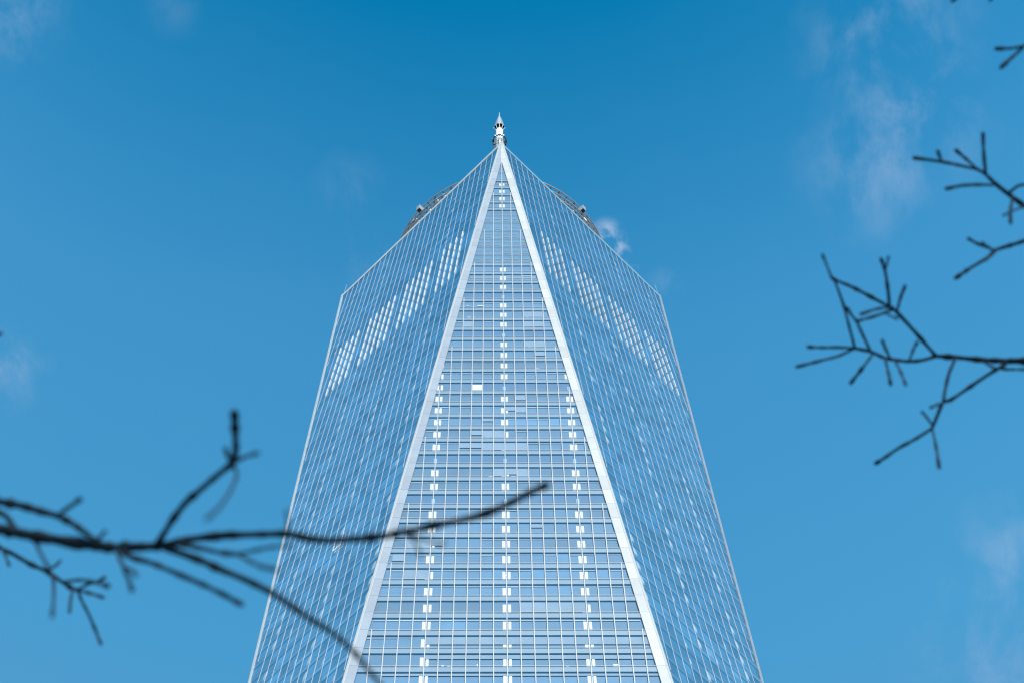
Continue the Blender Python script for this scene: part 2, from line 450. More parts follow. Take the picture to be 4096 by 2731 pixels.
# ---- the two side faces -----------------------------------------------------
FINS = [k for k in range(-10, 11) if k not in (-6, 0, 6)]
side_col = MB(); shade_rest = MB(); fin_gap = MB(); fin_rest = MB()
wall_right, span_right = MB(), MB()
for face in (LEFT, RIGHT):
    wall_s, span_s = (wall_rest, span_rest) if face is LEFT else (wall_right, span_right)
    for n in range(N0, N1 + 1):
        z0, z1 = max(zf(n), ZB), min(zf(n + 1), H - 1.9)
        if z1 <= z0: continue
        h = face.half(z1)
        kk = int(h / PW) + 1
        mech = n in MECH
        for k in range(-kk, kk):
            face.flat(pane_side, face.clip(k * PW, (k + 1) * PW, z0, z1, .3), 0.)
            if n >= -3:
                # every bay of wall is its own island, so that each takes its own tone
                face.flat(wall_s, face.clip(k * PW, (k + 1) * PW, z0, z1 if mech else z1 - SP, .3), -.15)
        if n < -3: face.flat(wall_s, face.clip(-h, h, z0, z1, .3), -.28)
        elif not mech:
            a = -h
            while a < h:                      # spandrels in runs of a few bays
                b = min(h, a + PW * rnd.randint(2, 7))
                face.slab(span_s, face.clip(a, b, z1 - SP, z1, .3), -.06, -.10); a = b + .002
            hs = face.half(z1 - SP) - .3
            sof_rest.poly([face.P(-hs, z1 - SP + .002, -.10), face.P(hs, z1 - SP + .002, -.10), face.P(hs, z1 - SP + .002, -.15), face.P(-hs, z1 - SP + .002, -.15)])
        face.slab(tran_rest, face.clip(-h, h, z0 - .022, z0 + .022, .6), .02, .0)
        # white columns behind the glass, cut diagonally by the ceiling line
        if -3 <= n <= 46 and not mech and n not in DARK:
            for kc in (-11, -5, 1, 7):
                s0 = (kc - .45) * PW; s1 = (kc - .07) * PW
                if abs(s0) > face.half(z0) - .8: continue
                top = .52 if n < 31 else .34
                if n > 31 and rnd.random() < .45: continue
                z_ = z0 + .06
                if rnd.random() < .78:
                    face.slab(side_col, [(s0, z_), (s1, z_), (s1, z_ + FH * top), (s0 + .25, z_ + FH * (top - .02)), (s0, z_ + FH * .3)], -.08, -.13)
            for kc in (-9.4, -7.4, -3.4, -1.4, 2.6, 4.6):
                if n < 30 and rnd.random() < .24 and abs(kc * PW) < face.half(z0) - 1.5:
                    s0 = kc * PW
                    face.slab(side_col, [(s0, z0 + .06), (s0 + .45, z0 + .06), (s0 + .25, z0 + FH * .36)], -.09, -.13)
        if n < 31 and n > -4:
            for k in range(-kk, kk):
                r = rnd.random()
                if r < .10: face.slab(shade_rest, face.clip(k * PW + .05, (k + 1) * PW - .05, z1 - FH * rnd.choice((.42, .5, .7, .95)), z1 - FH * .29, .8), -.125, -.14)
    kmax = int(face.half(H) / PW)
    for k in range(-kmax, kmax + 1):
        zlow = ZB + (abs(k) * PW + .75) / face.hw * (H - ZB)
        nlow = math.ceil((zlow - HR) / FH)
        mb = MB(); mullion(face, k, max(zf(nlow), ZB), H - 1.85, mb, .024, .035); mb.build('mullion', M['mullion_side'], tower)
    for k in FINS:
        mb = MB(); s = k * PW
        for n in range(32, 38):
            a, b = zf(n), zf(n + 1)
            w = .042
            prof = [(a, .0), (a, .11), (b - .72, .11), (b - .35, .0)]      # (z, depth): slanted top
            L_ = [face.P(s - w, z, d + .06) for z, d in prof]; R_ = [face.P(s + w, z, d + .06) for z, d in prof]
            mb.prism(L_, R_)
            face.slab(fin_gap, [(s - w, b - .55), (s + w, b - .55), (s + w, b - .04), (s - w, b - .04)], .12, .055)
        mb.build('fin', M['fin'], tower)
    # parapet over the top edge
    mb = MB(); hp = face.half(H)
    face.slab(mb, [(-face.half(H - 1.85), H - 1.85), (face.half(H - 1.85), H - 1.85), (hp, H), (-hp, H)], .05, -.25)
    mb.build('parapet', M['parapet_painted_light'] if face is LEFT else M['parapet_painted_shade'], tower)

# beads of clips around one swung-out pane on the left face
mb = MB()
pts = []
for i in range(9):
    t = i / 8
    pts += [(.25, 10.9 + t * .95), (1.2, 10.85 + t * .98)]
for i in range(1, 6): pts.append((.25 + i * .95 / 6, 10.88))
for k, n in pts:
    mb.box(LEFT.P(k * PW, zf(n), .18), LEFT.ex * .05, LEFT.ev * .13, LEFT.n * .05)
mb.build('pane_clip', M['white'], tower, kind='stuff')

# ---- the faces turned away from the camera
for face in BACKS:
    for n in range(N0, N1 + 1):
        z0, z1 = max(zf(n), ZB), min(zf(n + 1), H - 1.9)
        if z1 <= z0: continue
        h = max(face.half(z0), face.half(z1))
        face.flat(pane_side, face.clip(-h, h, z0, z1, .3), 0.)
        face.flat(wall_rest, face.clip(-h, h, z0, z1 - SP, .3), -.28)
        face.slab(span_rest, face.clip(-h, h, z1 - SP, z1, .3), -.06, -.10)
        face.slab(tran_rest, face.clip(-h, h, z0 - .022, z0 + .022, .6), .02, .0)
    if not face.up:
        mb = MB(); hp = face.half(H); hq = face.half(H - 1.85)
        face.slab(mb, [(-hq, H - 1.85), (hq, H - 1.85), (hp, H), (-hp, H)], .05, -.25); mb.build('parapet', M['parapet_painted_light'], tower)
    for k in range(-20, 21):
        s = k * PW
        if face.up:
            zt = H - (abs(s) + 1.0) / face.hw * (H - ZB)
            if zt > ZB + 5: mullion(face, k, ZB, zt, mul_rest)
        else:
            zl = ZB + (abs(s) + .75) / face.hw * (H - ZB)
            if zl < H - 8: mullion(face, k, zl, H - 1.85, mul_rest)
pane_rest.build('window_pane', M['glass'], tower, kind='stuff')
pane_side.build('window_pane', M['glass_side'], tower, kind='stuff')
blind_rest.build('blind', M['blind_rail'], tower, kind='stuff')
col_rest.build('column_cover', M['column'], tower, kind='stuff')
shade_rest.build('blind', M['spandrel_side'], tower, kind='stuff')
side_col.build('column_cover', M['column_side'], tower, kind='stuff')
span_rest.build('spandrel_panel', M['spandrel_side'], tower, kind='stuff')
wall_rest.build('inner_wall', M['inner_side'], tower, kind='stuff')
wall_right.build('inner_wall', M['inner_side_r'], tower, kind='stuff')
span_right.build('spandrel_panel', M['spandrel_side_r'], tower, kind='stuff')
blind_more.build('blind', M['blind'], tower, kind='stuff')
sof_rest.build('ceiling_soffit', M['soffit'], tower, kind='stuff')
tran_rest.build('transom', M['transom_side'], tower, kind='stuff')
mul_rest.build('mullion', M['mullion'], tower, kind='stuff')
fin_gap.build('fin_gap', M['fin_dark'], tower, kind='stuff')

# ---- steel edge cladding: wide panels on the upright faces, double white trim on the leaning faces
def edge_panels(face, sg, mat):
    mb = MB()
    n = N0
    while n <= N1 + 1:
        z0, z1 = max(zf(n), ZB), min(zf(n + 1) - .04, H - .05)
        if z1 > z0:
            a0, a1 = face.half(z0), face.half(z1)
            w = 1.05
            q = [(sg * max(a0 - w, 0), z0), (sg * a0, z0), (sg * a1, z1), (sg * max(a1 - w, 0), z1)]
            if a1 < w:
                q = [(0, z0), (sg * a0, z0), (sg * a1, z1), (0, z1)] if a0 < w else [(sg * (a0 - w), z0), (sg * a0, z0), (sg * a1, z1), (0, z1), (0, H - w / face.hw * (H - ZB))]
            if sg < 0: q.reverse()
            face.slab(mb, q, .07, .0)
        n += 1
    return mb.build('edge_cladding', mat, tower)
def edge_trim(face, sg, m0, m1, mat, dp):
    mb = MB()
    q = [(sg * max(face.half(ZB) - m1, 0), ZB + 2), (sg * max(face.half(ZB) - m0, 0) , ZB + 2)]
    za, zb = ZB + 4, H - .02
    q = [(sg * max(face.half(za) - m1, .0), za), (sg * (face.half(za) - m0), za), (sg * (face.half(zb) - m0), zb), (sg * (face.half(zb) - m1), zb)]
    face.slab(mb, q, dp, .0)
    return mb.build('edge_trim', mat, tower)
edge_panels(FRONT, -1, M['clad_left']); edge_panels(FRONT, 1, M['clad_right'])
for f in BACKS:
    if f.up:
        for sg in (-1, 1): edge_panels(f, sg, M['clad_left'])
for f in [LEFT, RIGHT] + BACKS[3:]:
    for sg in (-1, 1):
        outer = f in (LEFT, RIGHT) and sg < 0
        mo = M['trim']
        if outer: mo = M['parapet_painted_light'] if f is LEFT else M['parapet_mid'] if 'parapet_mid' in M else M['clad_left']  # outer edges toned per side, light and shade held in the colour
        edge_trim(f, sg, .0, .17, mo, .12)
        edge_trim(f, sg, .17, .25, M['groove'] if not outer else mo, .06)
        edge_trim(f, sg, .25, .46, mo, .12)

# ---- core, roof and podium
mb = MB()
zc = H - 2.2
k_ = .97
lo = [Vector((c.x * .965, c.y * .965, ZB)) for c in cB]
octo = []
for i in range(4):
    octo.append(cT[i] * .965); 
for i in range(4):
    a, b = cT[i].copy(), cT[(i + 1) % 4].copy()
core_t = [Vector((c.x * .965, c.y * .965, zc)) for c in cT]
for i in range(4):
    mb.poly([lo[i], lo[(i + 1) % 4], core_t[i]])
    mb.poly([core_t[i], lo[(i + 1) % 4], core_t[(i + 1) % 4]])
mb.build('core_wall', M['core'], tower)
mb = MB(); mb.poly([(c.x * .98, c.y * .98, H - 1.2) for c in cT]); mb.build('roof', M['roof'], tower)
mb = MB()
for i in range(4):
    a, b = cB[i], cB[(i + 1) % 4]
    ax = (b - a).normalized(); nn = ax.cross(Vector((0, 0, 1)))
    for j in range(40):
        p = a + (b - a) * ((j + .5) / 40); wd = (b - a).length / 80 - .02
        for r0, r1 in ((.02, 6), (6.05, 18), (18.05, 32), (32.05, 46), (46.05, ZB - .02)):
            c = Vector((p.x, p.y, (r0 + r1) / 2)) + nn * .02
            mb.box(c, ax * wd, nn * (.15 + .1 * (j % 2)), Vector((0, 0, (r1 - r0) / 2)))
mb.build('podium', M['stone'], tower)

# ------------------------------------------------------------------ communication ring
ring = None
RR = 21.5
def circ(r, z, n=120): return [(r * math.cos(2 * math.pi * i / n), r * math.sin(2 * math.pi * i / n), z) for i in range(n)]
mb = MB()
for z, r in ((427.1, RR - .1), (423.6, RR + .05), (420.7, RR + .15)):
    mb.tube(circ(r, z), .16, 8, closed=True)
    mb.tube(circ(r - 1.1, z), .10, 6, closed=True)
ring = mb.build('communication_ring', M['steel'], tower, smooth=True)
mb = MB()
for i in range(72):
    a = 2 * math.pi * (i + .5) / 72; c, s = math.cos(a), math.sin(a); ra = Vector((c, s, 0)); ta = Vector((-s, c, 0))
    for za, zb in ((420.7, 423.6), (423.6, 427.1)):
        if i % 2 == 0 or za < 422:
            mb.box(ra * (RR - .1) + Vector((0, 0, (za + zb) / 2)), ra * .07, ta * .09, Vector((0, 0, (zb - za) / 2 - .1)))
    for z in (420.7, 423.6, 427.1):
        mb.box(ra * (RR - .6) + Vector((0, 0, z - .05)), ra * .5, ta * .07, Vector((0, 0, .07)))
mb.build('ring_strut', M['dark'], ring, kind='stuff')
mb = MB()      # expanded-metal deck between the lower two levels
for i in range(120):
    a0, a1 = 2 * math.pi * i / 120, 2 * math.pi * (i + .8) / 120
    for z0_, z1_, r in ((420.95, 422.6, RR - 1.25),):
        mb.poly([(r * math.cos(a0), r * math.sin(a0), z0_), (r * math.cos(a1), r * math.sin(a1), z0_), (r * math.cos(a1), r * math.sin(a1), z1_), (r * math.cos(a0), r * math.sin(a0), z1_)])
mb.build('ring_screen', M['steel'], ring)
mb = MB()
for i in range(12):
    a = 2 * math.pi * i / 12; c, s = math.cos(a), math.sin(a)
    mb.tube([(c * (RR - 1), s * (RR - 1), 420.6), (c * 16, s * 16, H - 1.2)], .16, 6)
    mb.tube([(c * (RR - 1), s * (RR - 1), 427.0), (c * 1.2, s * 1.2, 470)], .05, 5)
mb.build('ring_brace', M['steel'], ring, kind='stuff')
def on_ring(a, r, z):
    a = math.radians(a); ra = Vector((math.cos(a), math.sin(a), 0)); return ra * r + Vector((0, 0, z)), ra, Vector((-ra.y, ra.x, 0))
for a, sg in ((-136.7, 1), (-43.1, -1)):
    p, ra, ta = on_ring(a, RR + .25, 425.2)
    mb = MB(); mb.box(p, ra * .62, ta * .42, Vector((0, 0, 1.0))); eb = mb.build('equipment_box', M['steel'], ring)
    mb = MB(); mb.box(p - Vector((0, 0, 1.02)), ra * .52, ta * .34, Vector((0, 0, .03)))
    mb.box(p - ta * sg * .43, ra * .5, ta * .02, Vector((0, 0, .85))); mb.build('box_screen', M['dark'], eb)
for a, rr in ((-143.4, .75), (-37.6, .62)):
    p, ra, ta = on_ring(a, RR - .75, 424.6)
    mb = MB(); mb.lathe([(.02, p.z - 1.3), (rr * .75, p.z - 1.2), (rr, p.z - .6), (rr, p.z + .6), (rr * .7, p.z + 1.15), (.02, p.z + 1.35)], 20, (p.x, p.y))
    mb.build('dish_radome', M['white'], ring, smooth=True)
for a in (-126, -121.5, -115, -131, -148.8, -60, -53, -48, -66, -33, -30):
    p, ra, ta = on_ring(a, RR - .3, rnd.choice((424.4, 421.9)))
    mb = MB(); mb.box(p, ra * .22, ta * .14, Vector((0, 0, .5))); mb.build('panel_antenna', M['white'], ring)

# ------------------------------------------------------------------ spire
mb = MB()
mb.lathe([(1.5, H - 1.2), (1.5, 470), (1.25, 490), (1.05, 510), (.80, 519.0), (.80, 529.5), (.02, 529.52)], 20)
spire = mb.build('spire', M['white'], tower, smooth=True)
for pl in spire.data.polygons: pl.use_smooth = True
mb = MB()    # beacon: faceted cone over an open dark ring
mb.lathe([(1.25, 531.8), (1.18, 532.6), (.98, 535.0), (.62, 538.4), (.22, 541.6), (.05, 542.4)], 8, a0=math.pi / 8)
bc = mb.build('beacon', M['beacon'], spire)
mb = MB(); mb.lathe([(1.22, 531.82), (.6, 532.0), (.5, 529.5), (.02, 529.6)], 8, a0=math.pi / 8)
mb.build('beacon_soffit', M['dark'], bc)
mb = MB()
for i in range(8):
    a = 2 * math.pi * i / 8; c, s = math.cos(a), math.sin(a)
    mb.tube([(c * .78, s * .78, 529.4), (c * 1.18, s * 1.18, 531.78)], .055, 5)
mb.build('beacon_strut', M['white'], bc, kind='stuff')
mb = MB(); mb.tube([(0, 0, 542.2), (0, 0, 545.3)], [.07, .035], 6); mb.build('lightning_rod', M['white'], spire)
for sg in (-1, 1):
    mb = MB(); mb.box((sg * 1.38, .1, 532.0), (.16, 0, 0), (0, .09, 0), (0, 0, .06)); mb.build('beacon_lamp', M['white'], spire)
mb = MB()    # service platform ring
mb.tube(circ(1.45, 521.6, 32), .12, 6, closed=True); mb.tube(circ(1.62, 520.4, 32), .10, 6, closed=True)
plat = mb.build('mast_platform', M['dark'], spire)
mb = MB()
for i in range(16):
    a = 2 * math.pi * i / 16; c, s = math.cos(a), math.sin(a)
    mb.tube([(c * .8, s * .8, 521.4), (c * 1.45, s * 1.45, 521.6)], .06, 5)
    mb.tube([(c * 1.45, s * 1.45, 521.6), (c * 1.62, s * 1.62, 520.4)], .05, 5)
mb.build('platform_strut', M['steel'], plat, kind='stuff')
for x, y, z, m, sx, sz in ((-1.63, -.28, 521.2, 'dark', .24, .4), (-1.38, .75, 521, 'tan', .22, .4), (1.3, -.14, 521, 'dark', .22, .8), (1.4, .75, 521, 'dark', .18, .7),
                           (-.55, -1.55, 521, 'white', .14, .5), (.5, -1.5, 521, 'white', .14, .5), (.95, -1.2, 521.4, 'white', .16, .4), (-1.0, -1.15, 521.3, 'white', .16, .4), (0, -1.62, 520.8, 'dark', .2, .3)):
    mb = MB(); mb.box((x, y, z), (sx, 0, 0), (0, .14, 0), (0, 0, sz)); mb.build('panel_antenna', M[m], plat)
mb = MB()    # antenna cages lower on the mast
for zc_ in (518.4, 516.6, 514.8, 513.0):
    for i in range(10):
        a = 2 * math.pi * (i + rnd.random() * .3) / 10; c, s = math.cos(a), math.sin(a)
        mb.box((c * 1.12, s * 1.12, zc_), (.09 * c, .09 * s, 0), (-.12 * s, .12 * c, 0), (0, 0, rnd.uniform(.4, .75)))
    mb.tube(circ(1.22, zc_ - .8, 24), .05, 5, closed=True)
mb.build('antenna_cage', M['cage'], spire)

# ------------------------------------------------------------------ the two bare trees in the foreground
BR = [
    ('L0', '', 0, [(-3.797, -153.197, 8.815, 0.0137), (-3.544, -153.206, 8.684, 0.0127), (-3.400, -153.205, 8.601, 0.0121), (-3.290, -153.210, 8.546, 0.0117), (-3.224, -153.217, 8.505, 0.0114), (-3.120, -153.228, 8.444, 0.0110), (-2.958, -153.246, 8.358, 0.0104), (-2.865, -153.265, 8.301, 0.0101), (-2.786, -153.287, 8.262, 0.0098), (-2.704, -153.313, 8.216, 0.0095)]),
    ('L1', 'L0', 1, [(-2.704, -153.313, 8.216, 0.0074), (-2.645, -153.330, 8.214, 0.0073), (-2.573, -153.347, 8.207, 0.0073), (-2.471, -153.363, 8.197, 0.0071), (-2.483, -153.366, 8.190, 0.0071), (-2.361, -153.378, 8.172, 0.0070), (-2.278, -153.387, 8.156, 0.0069), (-2.211, -153.382, 8.135, 0.0068), (-2.144, -153.383, 8.119, 0.0067), (-2.058, -153.396, 8.103, 0.0066), (-1.960, -153.416, 8.086, 0.0065), (-1.902, -153.434, 8.077, 0.0064), (-1.809, -153.463, 8.062, 0.0063), (-1.667, -153.509, 8.038, 0.0061), (-1.573, -153.557, 8.025, 0.0060), (-1.505, -153.599, 8.019, 0.0059), (-1.451, -153.630, 8.011, 0.0059)]),
    ('L2', 'L0', 1, [(-2.684, -153.307, 8.216, 0.0074), (-2.563, -153.319, 8.111, 0.0069), (-2.486, -153.323, 8.037, 0.0065), (-2.387, -153.329, 7.946, 0.0061), (-2.299, -153.334, 7.851, 0.0057), (-2.246, -153.332, 7.788, 0.0055), (-2.180, -153.330, 7.706, 0.0051), (-2.111, -153.333, 7.620, 0.0048), (-2.063, -153.331, 7.553, 0.0046), (-2.023, -153.325, 7.489, 0.0044), (-1.986, -153.318, 7.418, 0.0041), (-1.948, -153.311, 7.347, 0.0039), (-1.910, -153.302, 7.266, 0.0036)]),
    ('L3', 'L0', 1, [(-2.710, -153.317, 8.217, 0.0062), (-2.656, -153.412, 8.191, 0.0059), (-2.604, -153.491, 8.166, 0.0056), (-2.550, -153.550, 8.142, 0.0054), (-2.492, -153.611, 8.117, 0.0051), (-2.438, -153.666, 8.090, 0.0049)]),
    ('L3a', 'L3', 1, [(-2.438, -153.666, 8.090, 0.0063), (-2.421, -153.725, 8.060, 0.0062), (-2.415, -153.805, 8.018, 0.0060), (-2.409, -153.891, 7.974, 0.0058)]),
    ('L3b', 'L3', 1, [(-2.440, -153.666, 8.089, 0.0040), (-2.431, -153.773, 7.928, 0.0036), (-2.424, -153.833, 7.836, 0.0034)]),
    ('L3c', 'L3', 1, [(-2.435, -153.667, 8.090, 0.0036), (-2.372, -153.794, 7.860, 0.0031), (-2.295, -153.942, 7.569, 0.0025)]),
    ('L3d', 'L3', 1, [(-2.435, -153.662, 8.088, 0.0032), (-2.389, -153.763, 7.803, 0.0030), (-2.346, -153.951, 7.298, 0.0028), (-2.303, -154.180, 6.722, 0.0025), (-2.267, -154.392, 6.227, 0.0023)]),
    ('L4', 'L0', 1, [(-2.851, -153.270, 8.282, 0.0054), (-2.791, -153.281, 8.201, 0.0052), (-2.709, -153.308, 8.106, 0.0050), (-2.623, -153.333, 7.994, 0.0047), (-2.533, -153.363, 7.871, 0.0044), (-2.450, -153.387, 7.757, 0.0041), (-2.370, -153.413, 7.634, 0.0038)]),
    ('L5', 'L0', 0, [(-2.667, -153.314, 8.223, 0.0045), (-2.613, -153.354, 8.143, 0.0045), (-2.537, -153.404, 8.022, 0.0044), (-2.463, -153.453, 7.897, 0.0043), (-2.399, -153.502, 7.791, 0.0042)]),
    ('L5a', 'L5', 1, [(-2.399, -153.502, 7.791, 0.0031), (-2.310, -153.635, 7.558, 0.0027), (-2.234, -153.754, 7.349, 0.0024), (-2.243, -153.784, 7.277, 0.0023), (-2.194, -153.861, 7.139, 0.0022), (-2.154, -153.926, 7.019, 0.0020)]),
    ('L5b', 'L5', 1, [(-2.399, -153.502, 7.791, 0.0031), (-2.332, -153.634, 7.498, 0.0029), (-2.256, -153.790, 7.157, 0.0028), (-2.179, -153.961, 6.809, 0.0026)]),
    ('L6', 'L0', 1, [(-2.854, -153.268, 8.280, 0.0046), (-2.784, -153.350, 8.002, 0.0041), (-2.734, -153.416, 7.796, 0.0037), (-2.693, -153.472, 7.617, 0.0034)]),
    ('L6a', 'L0', 1, [(-2.771, -153.375, 7.952, 0.0028), (-2.710, -153.485, 7.721, 0.0027), (-2.651, -153.601, 7.463, 0.0026)]),
    ('L7', 'L0', 0, [(-3.586, -153.182, 8.868, 0.0087), (-3.362, -153.238, 8.721, 0.0077), (-3.319, -153.245, 8.688, 0.0075), (-3.228, -153.263, 8.618, 0.0071), (-3.155, -153.272, 8.558, 0.0067), (-3.086, -153.282, 8.502, 0.0064), (-3.021, -153.283, 8.438, 0.0061), (-2.970, -153.279, 8.380, 0.0059), (-2.925, -153.276, 8.324, 0.0056), (-2.880, -153.278, 8.281, 0.0054)]),
    ('L7a', 'L7', 1, [(-3.100, -153.252, 8.564, 0.0039), (-3.043, -153.348, 8.403, 0.0038), (-2.973, -153.469, 8.196, 0.0037), (-2.900, -153.596, 7.981, 0.0036)]),
    ('L7b', 'L7', 1, [(-2.918, -153.297, 8.283, 0.0033), (-2.865, -153.415, 8.081, 0.0030), (-2.808, -153.544, 7.861, 0.0027)]),
    ('L8', 'L0', 0, [(-3.449, -153.249, 8.708, 0.0062), (-3.301, -153.244, 8.603, 0.0056), (-3.267, -153.237, 8.570, 0.0054), (-3.228, -153.219, 8.520, 0.0052)]),
    ('L9', 'L0', 0, [(-4.420, -152.034, 11.149, 0.0084), (-4.148, -151.997, 11.054, 0.0080), (-3.909, -151.936, 10.940, 0.0076), (-3.872, -151.930, 10.923, 0.0076), (-3.800, -151.911, 10.888, 0.0074), (-3.717, -151.885, 10.842, 0.0073), (-3.647, -151.871, 10.809, 0.0072), (-3.573, -151.845, 10.761, 0.0071), (-3.516, -151.825, 10.727, 0.0070), (-3.484, -151.822, 10.713, 0.0069)]),
    ('L9a', 'L9', 1, [(-3.489, -151.825, 10.714, 0.0046), (-3.439, -151.875, 10.664, 0.0044), (-3.376, -151.928, 10.597, 0.0041), (-3.329, -151.977, 10.546, 0.0039)]),
    ('L9b', 'L9', 1, [(-3.488, -151.822, 10.713, 0.0046), (-3.418, -151.875, 10.591, 0.0043), (-3.314, -151.955, 10.397, 0.0039)]),
    ('L9c', 'L9', 1, [(-3.488, -151.822, 10.713, 0.0052), (-3.457, -151.822, 10.620, 0.0050), (-3.403, -151.827, 10.484, 0.0048), (-3.343, -151.833, 10.317, 0.0046), (-3.301, -151.839, 10.194, 0.0044)]),
    ('L9d', 'L9', 1, [(-3.510, -151.833, 10.714, 0.0046), (-3.468, -151.921, 10.448, 0.0042), (-3.413, -152.026, 10.134, 0.0038)]),
    ('L9e', 'L9', 1, [(-3.637, -151.885, 10.784, 0.0046), (-3.545, -152.036, 10.538, 0.0039), (-3.476, -152.167, 10.336, 0.0033)]),
    ('L9f', 'L0', 1, [(-3.194, -153.151, 8.607, 0.0044), (-3.147, -153.200, 8.440, 0.0042), (-3.088, -153.264, 8.237, 0.0039), (-3.031, -153.326, 8.046, 0.0037)]),
    ('L9g', 'L9', 1, [(-3.613, -151.904, 10.729, 0.0058), (-3.457, -152.208, 10.076, 0.0051), (-3.201, -152.772, 8.877, 0.0041), (-2.908, -153.454, 7.486, 0.0030)]),
    ('L9h', 'L9', 1, [(-3.549, -151.862, 10.721, 0.0046), (-3.299, -152.327, 9.854, 0.0050), (-3.058, -152.782, 8.969, 0.0051), (-2.915, -153.069, 8.403, 0.0051)]),
    ('L9i', 'L9', 1, [(-3.872, -151.910, 10.953, 0.0047), (-3.783, -152.030, 10.645, 0.0043), (-3.687, -152.169, 10.289, 0.0038)]),
    ('L9j', 'L1', 1, [(-2.269, -153.440, 8.056, 0.0032), (-2.216, -153.738, 7.532, 0.0026), (-2.160, -154.052, 6.969, 0.0020)]),
    ('L9k', 'L1', 1, [(-1.900, -153.519, 7.898, 0.0031), (-1.846, -153.770, 7.357, 0.0028), (-1.818, -153.949, 6.957, 0.0026), (-1.798, -154.119, 6.579, 0.0025)]),
    ('L9l', 'L1', 1, [(-1.895, -153.519, 7.898, 0.0031), (-1.814, -153.819, 7.264, 0.0028), (-1.740, -154.143, 6.593, 0.0025)]),
    ('L9m', 'L0', 1, [(-4.427, -152.915, 11.256, 0.0059), (-4.040, -152.925, 11.045, 0.0051), (-3.862, -152.953, 10.951, 0.0047), (-3.779, -152.985, 10.913, 0.0045)]),
    ('R0', '', 0, [(1.854, -152.042, 12.835, 0.0181), (1.601, -151.972, 13.007, 0.0159), (1.419, -151.935, 13.123, 0.0144), (1.313, -151.920, 13.192, 0.0135), (1.222, -151.900, 13.244, 0.0128), (1.109, -151.877, 13.314, 0.0119), (0.992, -151.862, 13.385, 0.0109), (0.877, -151.844, 13.452, 0.0100)]),
    ('R1', 'R0', 0, [(0.877, -151.844, 13.452, 0.0086), (0.803, -151.822, 13.447, 0.0084), (0.717, -151.816, 13.442, 0.0081), (0.615, -151.829, 13.447, 0.0078), (0.582, -151.835, 13.452, 0.0077), (0.507, -151.867, 13.461, 0.0074), (0.418, -151.885, 13.468, 0.0071)]),
    ('R1a', 'R1', 1, [(0.418, -151.885, 13.468, 0.0057), (0.324, -151.904, 13.433, 0.0059), (0.227, -151.918, 13.396, 0.0061), (0.137, -151.936, 13.360, 0.0063)]),
    ('R1b', 'R1', 1, [(0.418, -151.885, 13.468, 0.0057), (0.316, -151.875, 13.380, 0.0059), (0.205, -151.881, 13.296, 0.0060), (0.054, -151.891, 13.179, 0.0063)]),
    ('R1c', 'R1', 0, [(0.418, -151.888, 13.469, 0.0060), (0.380, -152.018, 13.499, 0.0059), (0.348, -152.126, 13.521, 0.0058), (0.293, -152.267, 13.550, 0.0057)]),
    ('R1d', 'R1', 1, [(0.506, -151.872, 13.448, 0.0064), (0.427, -152.035, 13.316, 0.0060), (0.377, -152.140, 13.228, 0.0058), (0.340, -152.195, 13.176, 0.0056), (0.300, -152.264, 13.115, 0.0055)]),
    ('R1e', 'R1', 1, [(0.515, -151.856, 13.440, 0.0057), (0.419, -151.855, 13.224, 0.0060), (0.334, -151.856, 13.033, 0.0062)]),
    ('R1f', 'R1', 1, [(0.584, -151.840, 13.420, 0.0051), (0.560, -151.867, 13.169, 0.0055), (0.532, -151.893, 12.925, 0.0058)]),
    ('R1g', 'R1', 1, [(0.641, -151.831, 13.406, 0.0057), (0.600, -151.928, 13.001, 0.0055), (0.554, -152.020, 12.621, 0.0053)]),
    ('R1h', 'R1', 1, [(0.612, -151.846, 13.417, 0.0057), (0.520, -152.039, 13.069, 0.0059), (0.434, -152.227, 12.729, 0.0060)]),
    ('R1i', 'R1', 1, [(0.719, -151.845, 13.396, 0.0054), (0.641, -152.096, 12.925, 0.0053), (0.584, -152.290, 12.550, 0.0053)]),
    ('R2', 'R0', 0, [(0.877, -151.844, 13.452, 0.0083), (0.756, -151.977, 13.471, 0.0080), (0.644, -152.095, 13.485, 0.0078), (0.603, -152.125, 13.486, 0.0077), (0.492, -152.187, 13.486, 0.0075), (0.383, -152.245, 13.488, 0.0073), (0.282, -152.290, 13.483, 0.0071), (0.262, -152.312, 13.485, 0.0070)]),
    ('R2a', 'R2', 1, [(0.262, -152.312, 13.485, 0.0053), (0.167, -152.533, 13.031, 0.0046), (0.055, -152.792, 12.488, 0.0039)]),
    ('R2b', 'R2', 1, [(0.602, -152.124, 13.486, 0.0071), (0.577, -152.246, 13.433, 0.0066), (0.541, -152.384, 13.371, 0.0060), (0.506, -152.472, 13.329, 0.0056)]),
    ('R2c', 'R2', 1, [(0.543, -152.382, 13.377, 0.0050), (0.491, -152.541, 13.052, 0.0045), (0.437, -152.693, 12.732, 0.0040)]),
    ('R2d', 'R2', 1, [(0.649, -152.087, 13.506, 0.0064), (0.623, -152.250, 13.296, 0.0061), (0.608, -152.391, 13.108, 0.0058)]),
    ('R2e', 'R2', 1, [(0.602, -152.122, 13.485, 0.0057), (0.474, -152.237, 13.164, 0.0055), (0.312, -152.377, 12.723, 0.0053)]),
    ('R2f', 'R2', 1, [(0.623, -152.096, 13.515, 0.0057), (0.488, -152.129, 13.328, 0.0056), (0.364, -152.169, 13.155, 0.0055)]),
    ('R2g', 'R2', 1, [(0.571, -152.103, 13.440, 0.0042), (0.509, -152.283, 12.938, 0.0041), (0.428, -152.509, 12.318, 0.0039)]),
